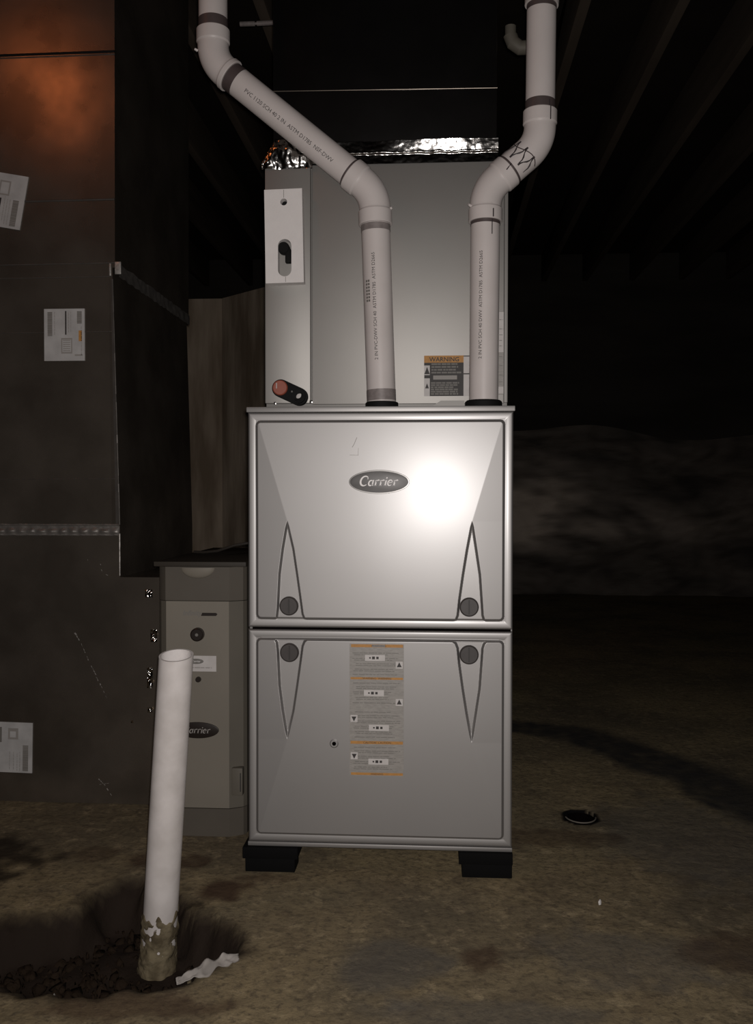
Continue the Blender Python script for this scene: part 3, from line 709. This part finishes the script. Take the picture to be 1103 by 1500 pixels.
# beaded foil band, corner strips, side tape
def yb(x, v): return FY-.003-.0045*np.exp(-((v-.35)/.22)**2)*(.5+.5*np.cos((x+.70)/.0262*2*PI*.5)**2)-.0028*np.exp(-((v-.92)/.07)**2)-.0015*np.exp(-((v-.04)/.05)**2)
foil_strip('foil_tape', rd_, XL, -.6610, lambda x: .663, lambda x: .692, yb, 420, 26, .0006, M['foil_dull'], 5., 50)
for (z0, z1, x0, x1, wdt, m) in ((.565, .668, -.661, -.661, .004, M['foil_dull']), (.690, 1.29, -.661, -.6765, .010, M['cleat'])):
    mb = MB(); b = bmesh.new(); n = 30
    for i in range(n):
        za, zb_ = z0+(z1-z0)*i/n, z0+(z1-z0)*(i+1)/n; xa, xb_ = x0+(x1-x0)*i/n, x0+(x1-x0)*(i+1)/n
        rr = .002+.0012*noise.noise(Vector((0, 0, za*60)))
        mb.tube([(xa-.001, FY, za), (xb_-.001, FY, zb_)], rr, m, 8, caps=False)
    if wdt > .005: mb.poly([(x0-wdt, FY-.0012, z0), (x0, FY-.0022, z0), (x1, FY-.0022, z1), (x1-wdt*.5, FY-.0012, z1)], m); mb.poly([(x0-wdt*2, FY-.0006, z0), (x0-wdt, FY-.0012, z0), (x1-wdt*.5, FY-.0012, z1), (x1-wdt, FY-.0006, z1)], M['galv'])
    mb.obj('corner_strip', rd_)
for dx in (-.010, .006):
    foil = MB(); foil.box((-.6745+dx, FY-.003+(.012 if dx > 0 else 0), 1.298+(.004 if dx > 0 else 0)), (-.6700+dx, FY+.0, 1.328), M['scratch'], .001) if dx < 0 else foil.box((-.6710, FY-.001, 1.302), (-.6560, FY+.004, 1.332), M['scratch'], .001)
    foil.obj('foil_tab', rd_)
gy = np.linspace(FY+.02, BY, 120); gz = np.linspace(0, 1, 10); GY, GV = np.meshgrid(gy, gz)
nn = np.vectorize(lambda y, v: noise.noise(Vector((y*38, v*2.5, 3))))(GY, GV)
sxx = -.6695+.0020+.0016*nn
grid_obj('foil_tape', np.stack([sxx, GY, 1.300+.032*GV+.003*nn], -1), M['foil_dull'], rd_)
# paper labels
def paper(cx, cz, wd, ht, rot, kind, seed, y=FY):
    mb = MB(); c_, s_ = math.cos(rot), math.sin(rot)
    def P(u, v, k=1): return (cx+(u*c_-v*s_), y-.0034-.0003*k, cz+(u*s_+v*c_))
    def rc(u0, u1, v0, v1, m, k=1): mb.poly([P(u0, v0, k), P(u1, v0, k), P(u1, v1, k), P(u0, v1, k)], m)
    b = bmesh.new(); vv = [b.verts.new(P(u, v, 0)) for u, v in ((-wd/2, -ht/2), (wd/2, -ht/2), (wd/2, ht/2), (-wd/2, ht/2))]; wv = [b.verts.new((v.co.x, y-.0006, v.co.z)) for v in vv]
    b.faces.new(vv); b.faces.new(wv[::-1])
    for i in range(4): b.faces.new((vv[i], wv[i], wv[(i+1) % 4], vv[(i+1) % 4]))
    bmesh.ops.recalc_face_normals(b, faces=b.faces[:]); mb.add(b, M['label_blue'])
    rd = random.Random(seed)
    def barcode(u0, u1, v0, v1):
        n = 16; v = v0
        while v < v1-.001:
            t = rd.choice([.0010, .0016, .0024]); rc(u0, u1, v, min(v+t, v1), M['print_mid'], 2); v += t+rd.choice([.0008, .0012])
        rc(u0, u1, v0, v1, M['print_grey'], 1)
    def column(u, v0, v1, m=M['print_grey'], w_=.0014):
        v = v0
        while v < v1:
            l = rd.uniform(.003, .009); rc(u, u+w_, v, min(v+l, v1), m, 1); v += l+.0015
    if kind == 'a':
        barcode(-.042, -.030, -.003, .056); column(-.025, 0, .056)
        rc(.002, .0055, .0, .058, M['print_dark']); column(.010, .006, .056); column(.016, .006, .056, w_=.001)
        barcode(.032, .044, .027, .057); column(.042, -.05, .02)
        rc(-.008, .020, -.046, -.008, M['print_grey']); rc(-.005, .017, -.042, -.012, M['label_blue'], 2)
        for k in range(6): rc(-.003, .015, -.040+k*.005, -.038+k*.005, M['print_grey'], 3)
        rc(.026, .046, -.052, -.048, M['print_grey']); rc(.036, .044, -.016, .010, M['print_orange'], 1)
    elif kind == 'b':
        barcode(.018, .033, -.06, .004); column(.010, -.058, .004); column(.003, -.058, .004); column(-.004, -.05, .01)
        rc(-.03, -.012, -.035, .005, M['print_dark']); rc(-.022, .006, .012, .048, M['print_grey']); rc(-.018, .002, .016, .044, M['label_blue'], 2)
    else:
        barcode(.022, .036, -.058, .006); column(.014, -.058, -.01); column(.007, -.058, -.015); column(-.002, -.055, -.01); column(-.012, -.055, -.01)
        rc(-.016, .010, .020, .048, M['print_grey']); rc(-.011, .004, .025, .040, M['label_blue'], 2); rc(-.05, -.032, .012, .05, M['print_mid'])
    mb.obj('paper_label', rd_)
paper(-.9420, 1.4850, .092, .131, -.18, 'b', 1)
paper(-.7970, 1.1552, .1015, .127, .0, 'a', 2)
paper(-.9300, .1365, .092, .125, -.02, 'c', 3)
# scrapes and torn foil on the base box
def scrape(pts, w0, name='scratch', m=None, seed=1):
    mb = MB(); rd = random.Random(seed)
    for (x0, z0), (x1, z1) in zip(pts[:-1], pts[1:]):
        n = max(2, int(math.hypot(x1-x0, z1-z0)/.006))
        for i in range(n):
            if rd.random() < .3: continue
            a = i/n; c = (i+.8)/n
            ribbon(mb, [(x0+(x1-x0)*a, z0+(z1-z0)*a), (x0+(x1-x0)*c, z0+(z1-z0)*c)], w0*rd.uniform(.2, 1), lambda x, z: (x+rd.uniform(-.0008, .0008), FY-.0012, z), m or M['scratch'])
    mb.obj(name, rd_)
scrape([(-.775, .423), (-.764, .403)], .004, seed=2); scrape([(-.762, .403), (-.741, .354), (-.722, .318)], .0016, seed=3)
scrape([(-.728, .325), (-.710, .293)], .003, seed=4); scrape([(-.710, .292), (-.695, .262)], .0014, seed=5)
scrape([(-.717, .062), (-.700, .045), (-.684, .02)], .0028, seed=6); scrape([(-.715, .048), (-.690, .052)], .0022, seed=7)
scrape([(-.711, .600), (-.708, .580), (-.700, .562)], .0022, seed=8); scrape([(-.703, .57), (-.690, .565)], .0022, seed=18); scrape([(-.742, .622), (-.742, .600)], .0012, seed=28)
def tornfoil(cx, cz, w_, h_, seed):
    rd = random.Random(seed); gx = np.linspace(-w_/2, w_/2, 14); gz = np.linspace(-h_/2, h_/2, 18); A, B = np.meshgrid(gx, gz)
    n_ = np.vectorize(lambda a, b2: noise.noise(Vector((a*130+seed, b2*110, seed))))(A, B)
    grid_obj('foil_scrap', np.stack([cx+A+.002*n_, FY-.005-.0055*n_, cz+B+.002*n_], -1), M['foil'], rd_)
tornfoil(-.5880, .522, .018, .020, 3); tornfoil(-.5760, .418, .016, .030, 5); tornfoil(-.5860, .315, .014, .050, 9); tornfoil(-.586, .236, .012, .012, 11); tornfoil(-.631, .206, .006, .006, 12)

# ================================================================== AIR CLEANER
ac = thing('air_cleaner', 'narrow grey-brown air cleaner cabinet between the return duct and the furnace', 'air cleaner', (-.41, .42, 0))
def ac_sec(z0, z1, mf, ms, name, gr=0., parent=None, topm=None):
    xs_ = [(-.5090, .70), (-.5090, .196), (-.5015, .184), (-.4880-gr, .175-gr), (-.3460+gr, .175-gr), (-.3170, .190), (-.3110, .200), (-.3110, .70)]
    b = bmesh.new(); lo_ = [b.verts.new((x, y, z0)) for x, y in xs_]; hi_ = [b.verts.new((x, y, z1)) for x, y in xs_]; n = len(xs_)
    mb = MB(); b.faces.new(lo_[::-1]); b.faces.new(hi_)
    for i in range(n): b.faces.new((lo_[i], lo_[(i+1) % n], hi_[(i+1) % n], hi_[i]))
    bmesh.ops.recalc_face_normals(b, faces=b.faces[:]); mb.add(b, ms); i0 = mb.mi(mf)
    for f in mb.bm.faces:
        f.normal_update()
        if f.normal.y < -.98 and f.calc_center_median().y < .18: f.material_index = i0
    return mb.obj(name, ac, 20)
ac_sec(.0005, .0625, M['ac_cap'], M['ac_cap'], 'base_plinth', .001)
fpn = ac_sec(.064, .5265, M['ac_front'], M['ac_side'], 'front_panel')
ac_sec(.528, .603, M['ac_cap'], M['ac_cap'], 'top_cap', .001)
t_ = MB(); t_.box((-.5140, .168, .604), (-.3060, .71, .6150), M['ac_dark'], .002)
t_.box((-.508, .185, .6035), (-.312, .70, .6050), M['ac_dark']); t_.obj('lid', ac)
# scooped handle recess
g = bmesh.new(); bmesh.ops.create_uvsphere(g, u_segments=36, v_segments=18, radius=1)
bmesh.ops.delete(g, geom=[v for v in g.verts if v.co.z > .02], context='VERTS')
for v in g.verts: v.co = Vector((-.4155+v.co.x*.0385, .1745+v.co.y*.010, .6015+v.co.z*.024))
for f in g.faces: f.smooth = True
h_ = MB(); h_.add(g, M['ac_front']); h_.obj('handle_scoop', ac)
kb = MB(); kb.tube([(-.4160, .176, .4530), (-.4160, .165, .4530), (-.4160, .163, .4530)], [.0152, .0148, .012], M['badge_dark'], 36); kb.tube([(-.416, .1632, .453), (-.416, .1622, .453)], [.004, .003], M['print_mid'], 16)
kb.obj('knob', ac)
sw = MB(); sw.tube([(-.4150, .176, .3520), (-.4150, .170, .3520)], [.0065, .006], M['badge_dark'], 20); sw.obj('indicator', ac)
st = MB(); y0 = .1738
st.box((-.4620, y0, .3700), (-.3745, y0+.0012, .4050), M['paper'])
oval(st, -.4200, .3925, .0170, .0060, y0-.0006, M['print_mid'], .0008)
text_polys(st, 'Carrier', M['print_white'], lambda x, y: (-.420+x+.2*y, y0-.0010, .3905+y), .0065)
bars(st, -.452, -.380, .3775, y0-.0004, M['print_grey'], .0018, seed=5, ragged=.1)
st.obj('sticker', ac)
lg = MB(); text_polys(lg, 'Infinity', M['print_mid'], lambda x, y: (-.4295+x+.22*y, y0+.0006, .4950+y), .0155, .0003)
b0 = [(-.409, .4950), (-.375, .4950), (-.372, .4985), (-.372, .4995), (-.375, .5020), (-.406, .5020)]
lg.poly([(x, y0+.0004, z-.001) for x, z in b0], M['badge_dark']); lg.obj('logo', ac)
ab = MB(); oval(ab, -.4170, .2385, .0480, .0180, .1712, M['badge_dark'], .004)
carrier_word(ab, -.4175, .2385, .1708, .0094, M['print_grey']); ab.obj('badge', ac)
la = MB(); la.box((-.3400, .1700, .094), (-.3150, .1900, .156), M['ac_side'], .003); la.box((-.3205, .1680, .104), (-.3185, .1705, .145), M['print_dark']); la.obj('latch', ac)

# cable lying over the air cleaner
cb = MB(); cb.tube([(-.50, .46, .6185), (-.47, .44, .619), (-.43, .42, .624), (-.38, .40, .640), (-.33, .40, .648), (-.29, .42, .62), (-.285, .45, .50)], .0035, M['wire'], 10)
tag(cb.obj('cable'), 'thin dark cable running over the top of the air cleaner', 'cable')

# ================================================================== STANDPIPE in the pit
sp = thing('standpipe', 'white PVC standpipe with a muddy foot rising from the pit in the floor', 'pipe', (-.383, -.245, -.09))
S0 = Vector((-.3855, -.235, -.120)); S1 = Vector((-.3390, -.2620, .4835)); ds = (S1-S0).normalized()
mb = MB(); n = 48; x_ = ds.orthogonal().normalized(); y_ = ds.cross(x_)
RO, RI = .0303, .0262
def cutz(q): return q+ds*(-.0052*((q-S1).dot(Vector((0, -1, 0)))/RO)+.002*((q-S1).x/RO))   # slightly skewed saw cut
rings = []
for (base_, r, cut) in ((S0, RO, 0), (S0+ds*.3, RO, 0), (S1, RO-.0006, 1), (S1, RI, 1), (S1-ds*.08, RI, 0), (S1-ds*.22, RI, 0)):
    rg = []
    for k in range(n):
        t = 2*PI*k/n; q = base_+(x_*math.cos(t)+y_*math.sin(t))*r
        rg.append(mb.bm.verts.new(cutz(q) if cut else q))
    rings.append(rg)
io = mb.mi(M['pvc_dirty']); ii = mb.mi(M['pvc_in'])
for a in range(len(rings)-1):
    for k in range(n):
        f = mb.bm.faces.new((rings[a][k], rings[a][(k+1) % n], rings[a+1][(k+1) % n], rings[a+1][k])); f.material_index = io if a < 3 else ii
f = mb.bm.faces.new(rings[-1]); f.material_index = ii
mb.obj('pipe', sp)
# mud clinging to the foot, thicker to the bottom, ragged upper edge
na, nh = 90, 46; P = np.zeros((nh, na+1, 3))
for j in range(nh):
    for k in range(na+1):
        t = 2*PI*(k % na)/na; v = j/(nh-1); nvec = x_*math.cos(t)+y_*math.sin(t)
        topv = .118+.024*noise.noise(Vector((math.cos(t)*1.7, math.sin(t)*1.7, 4)))+.010*noise.noise(Vector((math.cos(t)*3, math.sin(t)*3, 9)))
        l = .015+v*(topv-.015+.03)
        q = S0+ds*l+nvec*RO
        th = .0030*(1-v)+.0006+.0040*noise.noise(q*55)+.0022*noise.noise(q*140)
        th = max(th, -.0015) if v < .97 else -.0015
        q = q+nvec*th; P[j, k] = q[:]
mo = grid_obj('mud_crust', P, M['mud'], sp)
mo['kind'] = 'stuff'
# loose soil in the pit
so = MB()
for i in range(420):
    while True:
        x, y = random.uniform(-.75, -.2), random.uniform(-.48, -.05)
        if inside(np.array([x]), np.array([y]), PIT)[0] and seg_dist(np.array([x]), np.array([y]), PIT+PIT[:1])[0] > .03 and math.hypot(x+.383, y+.237) > .05: break
    b = bmesh.new(); r = random.choice([.003, .004, .006, .009, .013]); bmesh.ops.create_icosphere(b, subdivisions=1, radius=r)
    for v in b.verts: v.co = Vector((x, y, -.088+random.uniform(-.004, .008)))+v.co*random.uniform(.6, 1.3)
    so.add(b, M['soil'])
so_ = so.obj('loose_soil', None, 180); tag(so_, 'loose dark soil filling the broken pit around the standpipe', 'soil'); so_['kind'] = 'stuff'

def stone(x, y, z, r, m, label, name='stone', cat='stone', sc=(1, 1, 1), rot=0., group=None, sd_=0):
    b = bmesh.new(); bmesh.ops.create_icosphere(b, subdivisions=2, radius=1)
    R3 = Matrix.Rotation(rot, 3, 'Z')
    for v in b.verts:
        k = 1+.28*noise.noise(v.co*1.7+Vector((sd_, 0, 0)))
        v.co = R3@Vector((v.co.x*r*sc[0]*k, v.co.y*r*sc[1]*k, v.co.z*r*sc[2]*k))+Vector((x, y, z))
    mb = MB(); mb.add(b, m); return tag(mb.obj(name, None, 30), label, cat, group)
stone(-.508, -.385, -.062, .0045, M['shard'], 'slim upright pale chip in the pit, left of the standpipe', 'pale_chip', 'chip', (.6, .6, 2.2), 0, None, 1)
stone(-.424, -.385, -.074, .0062, M['shard'], 'small pale pebble in the pit just left of the standpipe foot', 'pebble', 'stone', (.9, .9, 1.0), .5, None, 2)
stone(-.472, -.37, -.078, .0045, M['shard'], 'small dull pebble in the pit between pale chip and standpipe', 'pebble', 'stone', (1.4, .8, .7), .5, None, 3)
stone(-.335, -.345, -.079, .0045, M['shard'], 'small grey pebble in the pit just right of the standpipe', 'pebble', 'stone', (1.2, .8, .8), .2, None, 4)
stone(-.2985, -.330, -.055, .0055, M['mud'], 'thin muddy stick standing in the pit right of the standpipe', 'muddy_stick', 'stick', (.6, .6, 3.8), .2, None, 5)
stone(.4195, -.112, .0045, .0060, M['print_white'], 'tiny bright white fleck on the bare floor at the right', 'white_fleck', 'fleck', (.5, 1.2, .8), -.3, None, 6)
# pale torn strip at the pit's near edge
gx = np.linspace(0, 1, 40); gz = np.linspace(-1, 1, 9); A, B = np.meshgrid(gx, gz)
wv = .004+.010*np.sin(PI*np.clip(A, 0, 1))*(1+.4*np.sin(A*17))
n_ = np.vectorize(lambda a, b2: noise.noise(Vector((a*9, b2*1.5, 2))))(A, B)
pts = np.stack([-.286+.080*A-.25*wv*B, -.449+.083*A+.5*wv*B+.003*np.sin(A*12), .010+wv*B*.55+.006*n_+.004*np.sin(A*3)], -1)
ts = grid_obj('torn_strip', pts, M['shard']); sol = ts.modifiers.new('thick', 'SOLIDIFY'); sol.thickness = .0015
tag(ts, 'crumpled pale strip lying on the near rim of the pit', 'debris')
# hole in the slab at the right
fh = MB(); n = 40; R1 = []; 
fh.tube([(hx, hy, -.120), (hx, hy, -.004)], [.0345, .0345], M['hole'], n, caps=False)
for v in fh.bm.verts: v.co.y = hy+(v.co.y-hy)*1.22
rim_pts = [(hx+.0355*math.cos(2*PI*i/n), hy+.0445*math.sin(2*PI*i/n), .0015) for i in range(n//2+1, n)]
fh.tube(rim_pts, .0016, M['concrete_rim'], 8)
tag(fh.obj('drain_hole'), 'small round dark drain hole in the floor right of the furnace', 'drain')
